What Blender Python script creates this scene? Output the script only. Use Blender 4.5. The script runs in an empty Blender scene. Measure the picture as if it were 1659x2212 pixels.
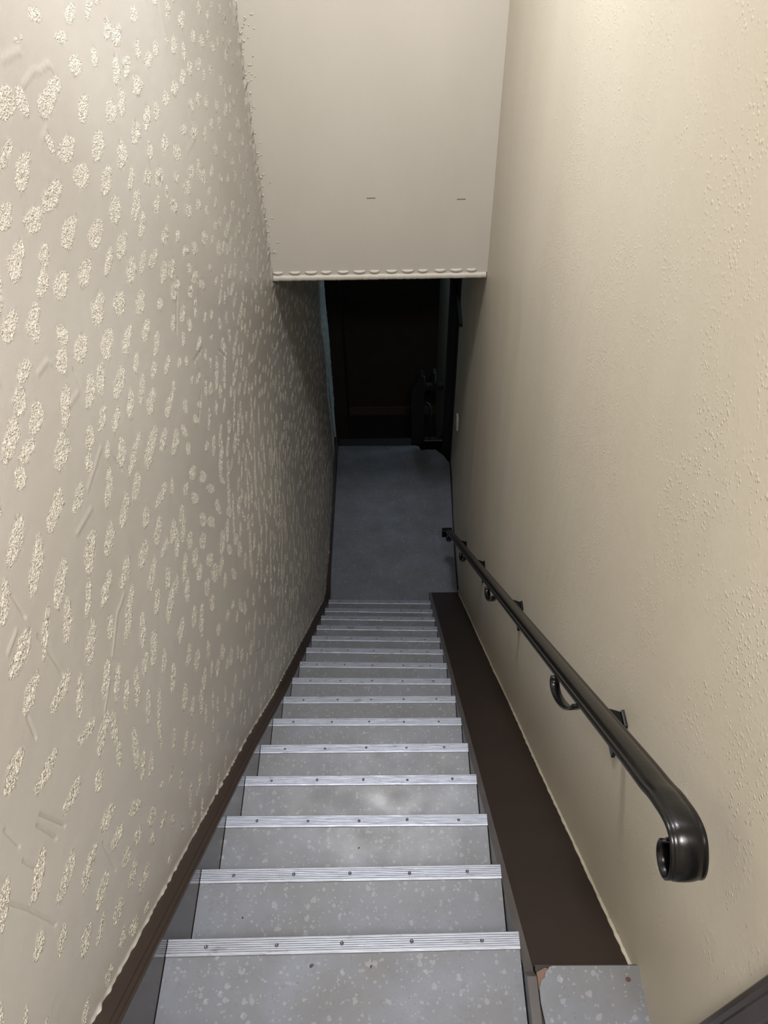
import bpy, bmesh, math, random
import numpy as np
from mathutils import Vector, Matrix

# ---------------------------------------------------------------- camera
C = bpy.context.scene.collection
CAM = (0.5334, -0.4868, 1.9814)
F, YAW, PIT, ROL = 1692.46, -0.020414, 0.824501, -0.027943
def make_camera():
    fw = Vector((math.sin(YAW)*math.cos(PIT), math.cos(YAW)*math.cos(PIT), -math.sin(PIT)))
    rt = Vector((math.cos(YAW), -math.sin(YAW), 0)); up = rt.cross(fw)
    r2 = rt*math.cos(ROL) + up*math.sin(ROL); u2 = -rt*math.sin(ROL) + up*math.cos(ROL)
    cd = bpy.data.cameras.new('camera'); cd.sensor_fit = 'HORIZONTAL'; cd.sensor_width = 36
    cd.lens = F/1659*36; cd.clip_start = 0.02
    co = bpy.data.objects.new('camera', cd); C.objects.link(co)
    m = Matrix((r2, u2, -fw)).transposed().to_4x4(); m.translation = Vector(CAM)
    co.matrix_world = m
    bpy.context.scene.camera = co
make_camera()

# ---------------------------------------------------------------- light
w = bpy.data.worlds.new('world'); bpy.context.scene.world = w; w.use_nodes = True
bg = w.node_tree.nodes['Background']; bg.inputs[0].default_value = (0.7, 0.8, 1, 1); bg.inputs[1].default_value = 0.0
def area(name, loc, target, size, power, col, sy=None):
    l = bpy.data.lights.new(name, 'AREA'); l.energy = power; l.color = col; l.size = size
    if sy: l.shape = 'RECTANGLE'; l.size_y = sy
    o = bpy.data.objects.new(name, l); C.objects.link(o); o.location = loc
    o.rotation_euler = (Vector(target)-Vector(loc)).to_track_quat('-Z', 'Y').to_euler(); return o
area('ceiling_light', (0.42, 1.93, 2.72), (0.42, 1.93, 0), 0.34, 65, (0.955, 0.965, 1.0))
area('landing_light', (0.72, -0.70, 2.65), (0.5, -0.2, 0), 0.4, 57, (1.0, 0.965, 0.92))
area('lower_daylight', (0.5, 6.7, -0.55), (0.45, 4.6, -3.2), 0.4, 3.0, (0.55, 0.80, 1.0))
area('side_daylight', (1.95, 5.42, -2.6), (-.05, 5.42, -2.7), 0.16, 6.0, (0.50, 0.78, 1.0), 1.0)
sc = bpy.context.scene
sc.view_settings.view_transform = 'Standard'; sc.view_settings.look = 'None'
sc.view_settings.gamma = 1; sc.view_settings.use_curve_mapping = False
sc.view_settings.exposure = 0.0

# ---------------------------------------------------------------- helpers
RUN, RISE = 0.2269005, 0.2172771
S = RISE/RUN; ZL = -15*RISE; XR = 1.05; YH = 3.365; ZH = -0.300
PI = math.pi
def srgb(r, g, b):
    f = lambda v: (v/255/12.92) if v <= 10 else ((v/255+.055)/1.055)**2.4
    return (f(r), f(g), f(b), 1)
def newmat(name, col=(.5,.5,.5,1), rough=.5, metal=0.0, spec=.5):
    m = bpy.data.materials.new(name); m.use_nodes = True
    b = m.node_tree.nodes['Principled BSDF']
    b.inputs['Base Color'].default_value = col; b.inputs['Roughness'].default_value = rough
    b.inputs['Metallic'].default_value = metal; b.inputs['Specular IOR Level'].default_value = spec
    return m, m.node_tree, b
def nd(t, typ, **kw):
    n = t.nodes.new(typ)
    for k, v in kw.items():
        if k in n.inputs and not hasattr(n, k): n.inputs[k].default_value = v
        elif hasattr(n, k): setattr(n, k, v)
        else: n.inputs[k].default_value = v
    return n
def noise(t, co, scale, detail=2, rough=.5):
    n = t.nodes.new('ShaderNodeTexNoise'); n.inputs['Scale'].default_value = scale
    n.inputs['Detail'].default_value = detail; n.inputs['Roughness'].default_value = rough
    t.links.new(co, n.inputs['Vector']); return n.outputs['Fac']
def ramp(t, fac, stops):
    r = t.nodes.new('ShaderNodeValToRGB'); t.links.new(fac, r.inputs[0])
    while len(r.color_ramp.elements) < len(stops): r.color_ramp.elements.new(.5)
    for e, (p, c) in zip(r.color_ramp.elements, stops):
        e.position = p; e.color = c if len(c) == 4 else (*c, 1)
    return r.outputs[0]
def g(v): return (v, v, v, 1)
def mathn(t, op, a, b=None, clamp=False):
    n = t.nodes.new('ShaderNodeMath'); n.operation = op; n.use_clamp = clamp
    for i, v in enumerate((a, b)):
        if v is None: continue
        if isinstance(v, (int, float)): n.inputs[i].default_value = v
        else: t.links.new(v, n.inputs[i])
    return n.outputs[0]
def mixc(t, fac, a, b, mode='MIX'):
    n = t.nodes.new('ShaderNodeMix'); n.data_type = 'RGBA'; n.blend_type = mode
    for i, v in ((0, fac), (6, a), (7, b)):
        if isinstance(v, (int, float, tuple)): n.inputs[i].default_value = v
        else: t.links.new(v, n.inputs[i])
    return n.outputs[2]
def bump(t, b, h, strength, dist, prev=None):
    n = t.nodes.new('ShaderNodeBump'); n.inputs['Strength'].default_value = strength; n.inputs['Distance'].default_value = dist
    t.links.new(h, n.inputs['Height'])
    if prev: t.links.new(prev, n.inputs['Normal'])
    t.links.new(n.outputs[0], b.inputs['Normal']); return n.outputs[0]
def geo(t): return t.nodes.new('ShaderNodeNewGeometry').outputs['Position']
def scaled(t, co, v):
    n = t.nodes.new('ShaderNodeVectorMath'); n.operation = 'MULTIPLY'; t.links.new(co, n.inputs[0]); n.inputs[1].default_value = v
    return n.outputs[0]

def obj(name, bm, mat, parent=None, smooth=False):
    me = bpy.data.meshes.new(name); bmesh.ops.recalc_face_normals(bm, faces=bm.faces); bm.to_mesh(me); bm.free()
    if smooth:
        for f in me.polygons: f.use_smooth = True
    o = bpy.data.objects.new(name, me); C.objects.link(o)
    if mat: me.materials.append(mat)
    if parent:
        o.parent = parent
        me.transform(Matrix.Translation(-Vector(parent_world(parent))))
    return o
def parent_world(p):
    v = Vector((0,0,0))
    while p: v = v + p.location; p = p.parent
    return v
def empty(name, loc):
    o = bpy.data.objects.new(name, None); C.objects.link(o); o.location = loc; o.empty_display_size = .1; return o
def tag(o, label=None, cat=None, group=None, kind=None):
    for k, v in (('label', label), ('category', cat), ('group', group), ('kind', kind)):
        if v: o[k] = v
    return o
def bm_prism(poly, axis, a, b, bm=None):
    """extrude a 2D polygon; axis 'x': poly is (y,z); 'y': (x,z); 'z': (x,y)"""
    bm = bm or bmesh.new()
    def P(p, t):
        return (t, p[0], p[1]) if axis == 'x' else (p[0], t, p[1]) if axis == 'y' else (p[0], p[1], t)
    va = [bm.verts.new(P(p, a)) for p in poly]; vb = [bm.verts.new(P(p, b)) for p in poly]
    n = len(poly)
    for i in range(n): bm.faces.new((va[i], va[(i+1) % n], vb[(i+1) % n], vb[i]))
    bm.faces.new(va); bm.faces.new(vb[::-1]); return bm
def bm_box(x0, x1, y0, y1, z0, z1, bm=None): return bm_prism([(y0,z0),(y1,z0),(y1,z1),(y0,z1)], 'x', x0, x1, bm)
def bev(bm, w, seg=2):
    bmesh.ops.bevel(bm, geom=list(bm.edges), offset=w, segments=seg, affect='EDGES', profile=.5); return bm
def bm_sweep(path, sect, bm=None, frame=None, cap=True):
    """sweep closed section [(a,b)] along a path; frame(i)-> (origin, A, B)"""
    bm = bm or bmesh.new(); rings = []
    for i in range(len(path)):
        o, A, B = frame(i); rings.append([bm.verts.new(o + A*a + B*b) for a, b in (sect(i) if callable(sect) else sect)])
    n = len(rings[0])
    for r0, r1 in zip(rings, rings[1:]):
        for k in range(n): bm.faces.new((r0[k], r0[(k+1) % n], r1[(k+1) % n], r1[k]))
    if cap: bm.faces.new(rings[0][::-1]); bm.faces.new(rings[-1])
    return bm
def tube(pts, r, n=10, bm=None):
    pts = [Vector(p) for p in pts]
    def fr(i):
        d = (pts[min(i+1, len(pts)-1)] - pts[max(i-1, 0)]).normalized()
        a = d.cross(Vector((1,0,0))); a = a if a.length > .1 else d.cross(Vector((0,0,1)))
        a.normalize(); return pts[i], a, d.cross(a)
    rr = r if callable(r) else (lambda i: r)
    return bm_sweep(pts, lambda i: [(rr(i)*math.cos(2*PI*k/n), rr(i)*math.sin(2*PI*k/n)) for k in range(n)], bm, fr)

def sm(t):
    t = np.clip(t, 0, 1); return t*t*(3-2*t)
def ztop(Y):
    Y = np.asarray(Y, float)
    sl = -S*Y + np.interp(Y, [-.5,.9,1.4,2.8], [.075,.066,.030,.028]); fl = ZL+.125; d = .10
    return np.where(sl-fl > d, sl, np.where(fl-sl > d, fl+0*sl, (sl+fl)/2 + ((sl-fl)**2/(4*d)+d/4)))
def xwall(Y, z):
    Y = np.asarray(Y, float)
    xb = np.interp(Y, [-.5,3.0,3.8,5.5], [-.05,-.048,-.032,-.048])
    return xb - .083*(1-sm((Y-3.4)/1.9))*sm((z-ztop(Y))/2.5) - .040*np.clip(Y-5.03, 0, 1)
def xright(Y):                                              # the right wall swings out slightly beside the landing
    return XR + .024*sm((np.asarray(Y, float)-3.9)/1.0)

PA=[(1.1917,1.5489,-0.0049,-0.0119,0.0335,-0.0089),(1.2942,1.4816,-0.0147,-0.0069,0.0385,-0.0111),(1.3264,1.4198,-0.0196,-0.0138,0.0408,-0.0129),(0.9528,1.4798,-0.0281,-0.0208,0.0326,-0.0116),(1.015,1.4594,0.0003,-0.0298,0.0235,-0.0083),
(1.1412,1.4227,-0.0623,-0.0205,0.0453,-0.0159),(1.2995,1.3435,-0.0342,-0.0195,0.0329,-0.012),(1.5721,1.2586,-0.0363,-0.0224,0.0326,-0.0117),(1.4722,1.2742,-0.03,-0.0178,0.043,-0.0158),(1.605,1.4091,-0.0243,-0.017,0.0316,-0.0088),
(1.6681,1.3761,-0.0282,-0.0157,0.0375,-0.0108),(1.8573,1.3735,-0.0086,-0.0172,0.0349,-0.0092),(1.6844,1.3032,-0.0369,-0.0156,0.0352,-0.0112),(1.7347,1.2439,-0.0264,-0.0177,0.0457,-0.0154),(1.9024,1.2517,-0.0231,-0.0142,0.0423,-0.0132),
(2.0054,1.2491,-0.0119,-0.0159,0.0304,-0.0091),(1.7539,1.1547,-0.0347,-0.0216,0.0348,-0.013),(1.6167,1.1673,-0.0277,-0.0189,0.0408,-0.0161),(1.8614,1.1323,-0.0231,-0.0197,0.0285,-0.0105),(1.1474,1.3197,-0.0241,-0.0196,0.0436,-0.018),
(1.3227,1.2541,-0.0467,-0.0177,0.0379,-0.0155),(1.4658,1.1759,-0.0356,-0.0219,0.0376,-0.0158),(1.1847,1.2474,-0.031,-0.0149,0.0469,-0.021),(1.319,1.1776,-0.0427,-0.0176,0.0364,-0.0165),(1.6266,1.0486,-0.023,-0.0144,0.0327,-0.0146),
(1.7129,1.0059,-0.0167,-0.0142,0.0266,-0.0119),(0.8868,1.4186,-0.0351,-0.0128,0.0191,-0.008),(0.9288,1.3706,-0.044,-0.0202,0.0302,-0.0133),(1.0163,1.2843,-0.0418,-0.0157,0.0391,-0.0185),(1.3237,1.1028,-0.0409,-0.0178,0.0411,-0.0202),
(1.4785,1.0406,-0.0435,-0.0261,0.033,-0.016),(0.8039,1.3472,-0.0309,-0.0128,0.0296,-0.0148),(0.909,1.29,-0.0355,-0.0119,0.0386,-0.0195),(1.0396,1.1954,-0.0473,-0.017,0.035,-0.0183),(1.1739,1.1218,-0.0481,-0.0146,0.0413,-0.0217),
(1.3095,1.0205,-0.0488,-0.0152,0.0325,-0.0176),(1.4894,0.9812,-0.0403,-0.022,0.0247,-0.0126),(1.6499,0.9582,-0.0272,-0.0173,0.0258,-0.0125),(0.7812,1.2762,-0.0467,-0.0186,0.0283,-0.016),(0.8961,1.2245,-0.0191,-0.0161,0.0217,-0.012),
(0.8421,1.196,-0.035,-0.0123,0.0225,-0.0135),(0.9163,1.1473,-0.0415,-0.0124,0.0336,-0.0203),(1.0506,1.0965,-0.0486,-0.0116,0.0322,-0.0188),(1.3256,0.9426,-0.047,-0.0156,0.0358,-0.0208),(1.5162,0.8684,-0.0417,-0.0098,0.0325,-0.0183),
(1.0482,1.0067,-0.0532,-0.0151,0.0361,-0.0232),(1.1837,0.9366,-0.0417,-0.012,0.0394,-0.0249),(1.3221,0.8505,-0.0473,-0.0131,0.0354,-0.0224),(0.6686,1.2806,-0.0345,-0.0227,0.0187,-0.0115),(0.6579,1.224,-0.0411,-0.0086,0.0248,-0.0167),
(0.7461,1.1809,-0.0402,-0.0119,0.0202,-0.0133),(0.7344,1.1617,-0.0178,-0.0167,0.0167,-0.0114),(0.8293,1.0882,-0.0198,-0.0132,0.0254,-0.0174),(0.7784,1.0624,-0.0272,-0.0153,0.0242,-0.0178),(0.8843,1.0188,-0.0376,-0.0128,0.0323,-0.0229),
(1.0245,0.9297,-0.0467,-0.0156,0.0339,-0.0239),(1.1482,0.8541,-0.0523,-0.0127,0.0258,-0.018),(1.2998,0.7802,-0.0535,-0.0057,0.0286,-0.0194),(1.1498,0.7833,-0.0354,-0.0109,0.0188,-0.0139),(1.2509,0.6847,-0.031,-0.0086,0.0213,-0.0161),
(0.6283,1.1507,-0.0282,-0.0065,0.0205,-0.0155),(0.5675,1.1343,-0.0327,-0.0099,0.0203,-0.0165),(0.9105,0.9154,-0.0447,-0.018,0.0209,-0.0162),(0.8367,0.9437,-0.0515,-0.0115,0.0231,-0.0184),(0.9992,0.8389,-0.0572,-0.009,0.0291,-0.0226),
(1.1174,0.7239,-0.054,-0.0143,0.0171,-0.0135),(0.7207,1.0118,-0.0374,-0.0137,0.0142,-0.0115),(0.4827,1.1202,-0.0483,-0.0135,0.0204,-0.0184),(0.5876,1.0787,-0.0415,-0.0078,0.0215,-0.0183),(0.5095,1.0713,-0.0339,-0.002,0.0193,-0.0179),
(0.4505,1.0626,-0.0226,-0.0091,0.0153,-0.0152),(0.6979,1.0075,-0.0407,-0.0211,0.0173,-0.0144),(0.6099,0.9761,-0.0439,-0.0133,0.0249,-0.0232),(0.7389,0.8949,-0.0274,-0.014,0.0192,-0.0172),(0.688,0.8722,-0.0235,-0.0087,0.0154,-0.0147),
(0.8976,0.8102,-0.044,-0.0053,0.0179,-0.0153),(0.8525,0.7491,-0.0394,-0.016,0.0221,-0.0206),(1.0121,0.7624,-0.0435,-0.0195,0.0221,-0.0181),(1.149,0.6584,-0.0539,-0.0078,0.0262,-0.0214),(0.9208,0.6831,-0.0912,0.0026,0.0168,-0.0157),
(1.0329,0.6022,-0.0928,-0.0024,0.0254,-0.0233),(0.7226,0.765,-0.0523,-0.0197,0.0149,-0.0151),(0.8556,0.633,-0.0464,-0.0106,0.0208,-0.0211),(0.5865,0.8725,-0.0437,-0.0032,0.0151,-0.0158),(0.4949,0.9359,-0.0552,-0.0073,0.0175,-0.0189),
(0.7471,0.6635,-0.0538,-0.0131,0.0181,-0.0196),(0.8415,0.538,-0.032,-0.0092,0.02,-0.0219),(0.3511,1.0177,-0.0529,-0.0124,0.0154,-0.0179),(0.3604,0.9394,-0.0607,-0.0207,0.0141,-0.0176),(0.5355,0.7682,-0.0536,-0.0156,0.0186,-0.0223),
(0.6283,0.7,-0.0426,-0.0139,0.019,-0.0221),(0.7487,0.5031,-0.0491,-0.003,0.0171,-0.0206),(0.7482,0.4247,-0.0546,-0.0083,0.0141,-0.0179),(0.3945,0.8449,-0.0533,-0.0148,0.0145,-0.0189),(0.6231,0.5855,-0.0521,-0.0054,0.0161,-0.0204),
(0.2461,0.992,-0.0351,-0.0199,0.0095,-0.0129),(0.356,0.7853,-0.0427,-0.0244,0.0117,-0.0168),(0.5259,0.6596,-0.0519,-0.0031,0.0145,-0.0191),(0.5624,0.5184,-0.0818,-0.0115,0.0134,-0.0189),(0.4681,0.5979,-0.0281,-0.0105,0.0107,-0.0156),
(0.2092,0.9028,-0.0551,0.0031,0.0135,-0.0212),(0.383,0.67,-0.0489,-0.019,0.013,-0.0197),(0.5788,0.4245,-0.0459,-0.0183,0.0124,-0.0183),(0.5891,0.3327,-0.0506,-0.0117,0.013,-0.0201),(0.5189,0.3705,-0.0324,-0.0069,0.0108,-0.0175),
(0.3632,0.5636,-0.044,-0.0164,0.0099,-0.0167),(0.3909,0.505,-0.0428,-0.0179,0.0092,-0.0156),(0.3914,0.4412,-0.038,-0.0179,0.008,-0.0142),(0.4432,0.3951,-0.0437,-0.0224,0.0097,-0.0166),(0.4437,0.3019,-0.043,-0.0178,0.0084,-0.0153),
(0.1749,0.8362,-0.0451,0.0018,0.0098,-0.0172),(0.2355,0.7358,-0.0543,0.0092,0.0117,-0.0204),(0.2311,0.593,-0.0395,0.0152,0.0115,-0.0224),(0.2653,0.5186,-0.0513,-0.0057,0.0103,-0.0203),(0.2999,0.4698,-0.0303,-0.0255,0.01,-0.0194),
(0.2676,0.4133,-0.0234,-0.0184,0.0073,-0.0153),(0.3216,0.3312,-0.0399,-0.0328,0.009,-0.0185),(0.0476,0.8165,-0.0438,0.0044,0.0094,-0.0207),(0.0973,0.7095,-0.0508,0.0132,0.0082,-0.0181),(0.1058,0.5882,-0.0456,0.0116,0.0082,-0.0194),
(0.1786,0.4865,-0.0246,-0.0017,0.009,-0.0204),(0.3395,0.2121,-0.0301,-0.0068,0.0075,-0.0162),(0.3131,0.2644,-0.0375,-0.0085,0.007,-0.0152),(0.1368,0.4035,-0.0338,0.005,0.0106,-0.0271),(0.1239,0.333,-0.033,0.0103,0.0088,-0.024),
(0.2165,0.2619,-0.0264,0.0123,0.0145,-0.0356),(0.245,0.1355,-0.0266,-0.0012,0.0108,-0.0274),(0.1747,0.2058,-0.028,0.0076,0.0081,-0.0218),(-0.1216,0.7282,-0.037,-0.0164,0.0046,-0.0159),(-0.0497,0.6401,-0.0493,-0.004,0.006,-0.0186),
(-0.0165,0.5328,-0.0526,0.0038,0.0064,-0.0198),(0.0278,0.4419,-0.0496,0.0037,0.0067,-0.0204),(0.0132,0.3524,-0.0421,0.0026,0.0069,-0.0226),(0.1105,0.2542,-0.0245,-0.0033,0.008,-0.0232),(0.0979,0.1922,-0.0368,0.0032,0.007,-0.0217),
(0.1178,0.1057,-0.0397,0.0077,0.0066,-0.0206),(0.0079,0.2374,-0.0296,0.0015,0.0065,-0.023),(-0.046,0.3171,-0.0355,0.0034,0.0034,-0.0129),(-0.1395,0.5752,-0.0248,-0.0039,0.0039,-0.016),(-0.1096,0.4896,-0.028,-0.0043,0.0035,-0.0142),
(-0.0814,0.3811,-0.0321,0.0005,0.0053,-0.0211),(0.0128,0.1136,-0.0239,0.0004,0.0071,-0.0265),(0.2067,0.1037,-0.0169,0.0009,0.0064,-0.0175),(2.2391,1.1893,-0.0182,-0.0215,0.0427,-0.0126),(2.4097,1.2132,-0.0353,-0.0166,0.0531,-0.0143),
(2.2428,1.287,-0.0147,-0.0182,0.0311,-0.0081),(2.5325,1.1297,-0.0139,-0.019,0.039,-0.0112),(2.6563,1.0809,-0.012,-0.0179,0.0495,-0.0144),(2.8166,1.0132,-0.0111,-0.018,0.0471,-0.014),(2.3969,1.0734,-0.0139,-0.0187,0.0426,-0.0136),
(2.54,1.0386,-0.0186,-0.0156,0.0468,-0.0148),(2.7189,0.9636,-0.0207,-0.012,0.0377,-0.0121),(2.2714,1.0863,-0.0236,-0.0172,0.0393,-0.0129),(2.874,0.8757,-0.0075,-0.0159,0.0418,-0.0139),(2.427,0.9625,-0.0279,-0.0203,0.0358,-0.0127),
(2.553,0.9121,-0.0218,-0.0181,0.039,-0.0139),(2.7232,0.8363,-0.0206,-0.017,0.039,-0.0141),(2.8734,0.7661,-0.0244,-0.0201,0.048,-0.0175),(3.0283,0.7922,-0.0152,-0.0143,0.0337,-0.0115),(2.1288,1.1022,-0.0183,-0.0155,0.0459,-0.0156),
(1.996,1.1174,-0.0175,-0.0148,0.0417,-0.0147),(2.1236,0.9789,-0.0095,-0.0145,0.0421,-0.0164),(2.2718,0.9186,-0.0268,-0.0225,0.0495,-0.0193),(2.4322,0.8444,-0.0238,-0.0198,0.0331,-0.013),(2.5687,0.8286,-0.0229,-0.0138,0.0402,-0.0153),
(2.7111,0.7758,-0.0281,-0.0175,0.0393,-0.015),(2.8643,0.6608,-0.0219,-0.0116,0.0437,-0.0174),(1.866,1.0401,-0.022,-0.0187,0.039,-0.0158),(1.9842,0.9655,-0.0184,-0.0179,0.053,-0.0221),(2.5578,0.7362,-0.0177,-0.0147,0.0438,-0.0181),
(2.7174,0.652,-0.0196,-0.0101,0.0406,-0.017),(2.1117,0.8481,-0.024,-0.0132,0.0412,-0.0182),(2.0181,0.8388,-0.0213,-0.0179,0.0512,-0.0236),(2.2786,0.758,-0.0211,-0.0176,0.0395,-0.0177),(2.4267,0.7107,-0.0262,-0.0166,0.0355,-0.0156),
(2.562,0.628,-0.0156,-0.0129,0.0375,-0.0168),(2.6904,0.5705,-0.0196,-0.0119,0.0359,-0.0161),(2.8399,0.5071,-0.0235,-0.0147,0.0393,-0.0176),(1.7394,1.0015,-0.0226,-0.014,0.04,-0.0178),(1.8189,0.8736,-0.0176,-0.0126,0.0441,-0.0215),
(1.9746,0.7809,-0.0171,-0.0144,0.0455,-0.0224),(2.1157,0.7323,-0.018,-0.0121,0.0393,-0.0191),(2.402,0.6018,-0.0255,-0.0157,0.0304,-0.0146),(2.5402,0.5022,-0.0236,-0.0094,0.0306,-0.0151),(2.7177,0.4386,-0.0245,-0.0156,0.0477,-0.0232),
(1.6648,0.8597,-0.0315,-0.0147,0.0335,-0.0177),(2.4038,0.522,-0.0247,-0.0148,0.0353,-0.018),(2.5175,0.4322,-0.0603,-0.0084,0.046,-0.0239),(2.1108,0.6134,-0.0163,-0.0183,0.0463,-0.0246),(1.9558,0.6596,-0.0188,-0.0156,0.0413,-0.0226),
(2.304,0.4713,-0.0388,-0.0136,0.0431,-0.0235),(1.8899,0.592,-0.0229,-0.0132,0.0388,-0.0229),(1.5763,0.7922,-0.0464,-0.0135,0.0309,-0.018),(1.6605,0.7541,-0.0317,-0.018,0.0349,-0.0202),(1.6443,0.6929,-0.0477,-0.0114,0.0379,-0.0231),
(1.8009,0.5892,-0.0297,-0.0083,0.0291,-0.0178),(2.0997,0.5037,-0.0155,-0.0045,0.0296,-0.0171),(1.4744,0.7503,-0.022,-0.0053,0.0277,-0.0175),(1.6542,0.5983,-0.0359,-0.0121,0.0263,-0.0171),(0.9841,0.4699,-0.0747,0.0188,0.02,-0.0207),
(1.132,0.536,-0.0496,-0.005,0.0226,-0.0203),(1.2187,0.4517,-0.0616,-0.0035,0.0278,-0.0251),(1.0334,0.5997,-0.0826,0.0015,0.0291,-0.0267),(1.2331,0.0956,-0.0163,-0.0188,0.0336,-0.0371),(1.3028,0.006,-0.0222,-0.0095,0.0389,-0.0432),
(1.2259,0.2041,-0.0119,-0.0163,0.0345,-0.0361),(1.2805,0.2618,-0.0242,-0.0114,0.0333,-0.0326),(1.3618,0.1647,-0.0217,-0.0098,0.0366,-0.0362),(1.4068,0.063,0.0003,-0.025,0.0431,-0.0439),(0.8811,0.442,-0.0498,-0.0103,0.02,-0.0227),
(0.9706,0.3368,-0.0481,-0.006,0.0191,-0.0217),(1.0761,0.2914,-0.0394,-0.0046,0.0196,-0.0213),(0.7466,0.5074,-0.0471,-0.0013,0.0192,-0.0231),(0.877,0.3748,-0.0461,0.0092,0.0145,-0.0173),(1.0442,0.2568,-0.0461,-0.0076,0.0168,-0.0191),
(0.9642,0.2933,-0.0492,-0.0196,0.0165,-0.0193),(1.0648,0.187,-0.0381,-0.0025,0.0219,-0.0255),(1.1655,0.0655,-0.0355,-0.0044,0.0298,-0.0348),(1.0521,0.1185,-0.0409,-0.0031,0.024,-0.0292),(1.1656,-0.0288,-0.0311,-0.0015,0.0329,-0.0402),
(1.0424,0.06,-0.0389,-0.0015,0.0242,-0.0306),(1.1635,-0.0979,-0.0386,-0.0105,0.0312,-0.0396),(0.9525,0.198,-0.0564,-0.0079,0.0168,-0.021),(0.8196,0.3163,-0.0375,-0.007,0.0163,-0.0209),(0.7388,0.4273,-0.048,-0.0037,0.0155,-0.0198),
(1.0563,-0.0361,-0.0402,-0.0007,0.0213,-0.028),(0.9051,0.1506,-0.0406,-0.0152,0.0173,-0.0229),(0.7717,0.2691,-0.0723,-0.0041,0.0171,-0.0234),(0.7063,0.3645,-0.0402,-0.0064,0.0141,-0.0193),(1.0449,-0.1075,-0.0346,-0.0037,0.0202,-0.0277),
(0.8741,0.0593,-0.039,-0.0093,0.0151,-0.0214),(0.7601,0.157,-0.0443,-0.005,0.0162,-0.0238),(0.9157,-0.0172,-0.0594,-0.0182,0.0162,-0.0232),(0.583,0.3376,-0.0462,-0.0151,0.0133,-0.0206),(0.5988,0.25,-0.0351,-0.0118,0.0104,-0.0167),
(0.7372,0.0635,-0.0382,-0.0059,0.0149,-0.0235),(0.7728,-0.0201,-0.0399,-0.0055,0.016,-0.0256),(0.6032,0.1647,-0.0436,-0.0119,0.0123,-0.0207),(0.768,-0.1171,-0.038,-0.0097,0.0134,-0.0225),(1.0131,-0.2115,-0.0271,0.0002,0.0189,-0.0278),
(0.9718,-0.2857,-0.0343,-0.0036,0.02,-0.0312),(0.6143,0.0432,-0.0393,-0.0181,0.0131,-0.0232),(0.6324,-0.0413,-0.0325,-0.0088,0.013,-0.0236),(0.6882,-0.1172,-0.0405,-0.0125,0.0123,-0.0221),(0.8738,-0.1183,-0.0278,-0.0145,0.0126,-0.0195),
(1.4973,0.1796,-0.0284,-0.0011,0.0196,-0.0179),(1.5762,0.1078,-0.0486,-0.0159,0.0212,-0.0194),(1.6206,0.0052,-0.0868,-0.0453,0.0266,-0.0251),(1.8464,-0.0375,-0.0328,-0.0148,0.0301,-0.0262),(1.8716,-0.1485,-0.0544,-0.0145,0.0276,-0.0251),
(1.4225,-0.0469,-0.0113,-0.0316,0.0287,-0.0306),(1.3401,-0.1422,-0.0598,-0.0039,0.0278,-0.0325),(0.8871,-0.249,-0.0347,-0.0055,0.0146,-0.0238)]
LN=[['g', 0.422, 1.057, 0.407, 0.959, 0.413, 0.861], ['g', 0.413, 0.838, 0.417, 0.794], ['g', 0.325, 1.051, 0.321, 1.006, 0.32, 0.96], ['g', 0.322, 1.003, 0.319, 0.955, 0.32, 0.924, 0.321, 0.866, 0.312, 0.821], ['g', 0.663, 0.796, 0.66, 0.72], ['g', 0.8, 0.79, 0.816, 0.728], ['g', 0.806, 1.019, 0.802, 0.971], ['g', 0.265, 0.868, 0.265, 0.804, 0.262, 0.747], ['g', 0.33, 0.747, 0.336, 0.647], ['g', 0.269, 0.981, 0.265, 0.924], ['g', 0.137, 0.827, 0.123, 0.779], ['g', -0.035, 0.79, -0.037, 0.731], ['g', -0.05, 0.705, -0.047, 0.65], ['g', -0.118, 0.721, -0.105, 0.644, -0.096, 0.531], ['g', 0.011, 0.69, 0.02, 0.61], ['g', 0.029, 0.69, 0.05, 0.588], ['g', 0.172, 0.443, 0.185, 0.369], ['g', 0.212, 0.439, 0.227, 0.377], ['g', 0.087, 0.401, 0.067, 0.303], ['r', 0.581, 0.566, 0.514, 0.58, 0.421, 0.557], ['r', 0.767, 0.843, 0.634, 0.848], ['r', 0.783, 0.982, 0.699, 1.003], ['r', 0.617, 0.812, 0.52, 0.84], ['r', 0.99, 1.534, 1.036, 1.53, 1.07, 1.523], ['r', 1.039, 1.478, 1.106, 1.481, 1.12, 1.474, 1.186, 1.467, 1.194, 1.452], ['r', 0.231, 0.935, 0.186, 0.938], ['r', 1.086, 1.387, 1.044, 1.379], ['r', 0.368, 0.544, 0.304, 0.535], ['r', 0.667, 1.116, 0.724, 1.103, 0.732, 1.089], ['r', 1.992, 1.333, 1.963, 1.264], ['r', 1.97, 1.313, 2.149, 1.107], ['r', 2.202, 1.176, 2.147, 0.87], ['r', 2.159, 1.321, 2.129, 1.207], ['r', 2.629, 0.985, 2.61, 0.743], ['r', 2.145, 1.079, 2.163, 0.992]]

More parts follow.
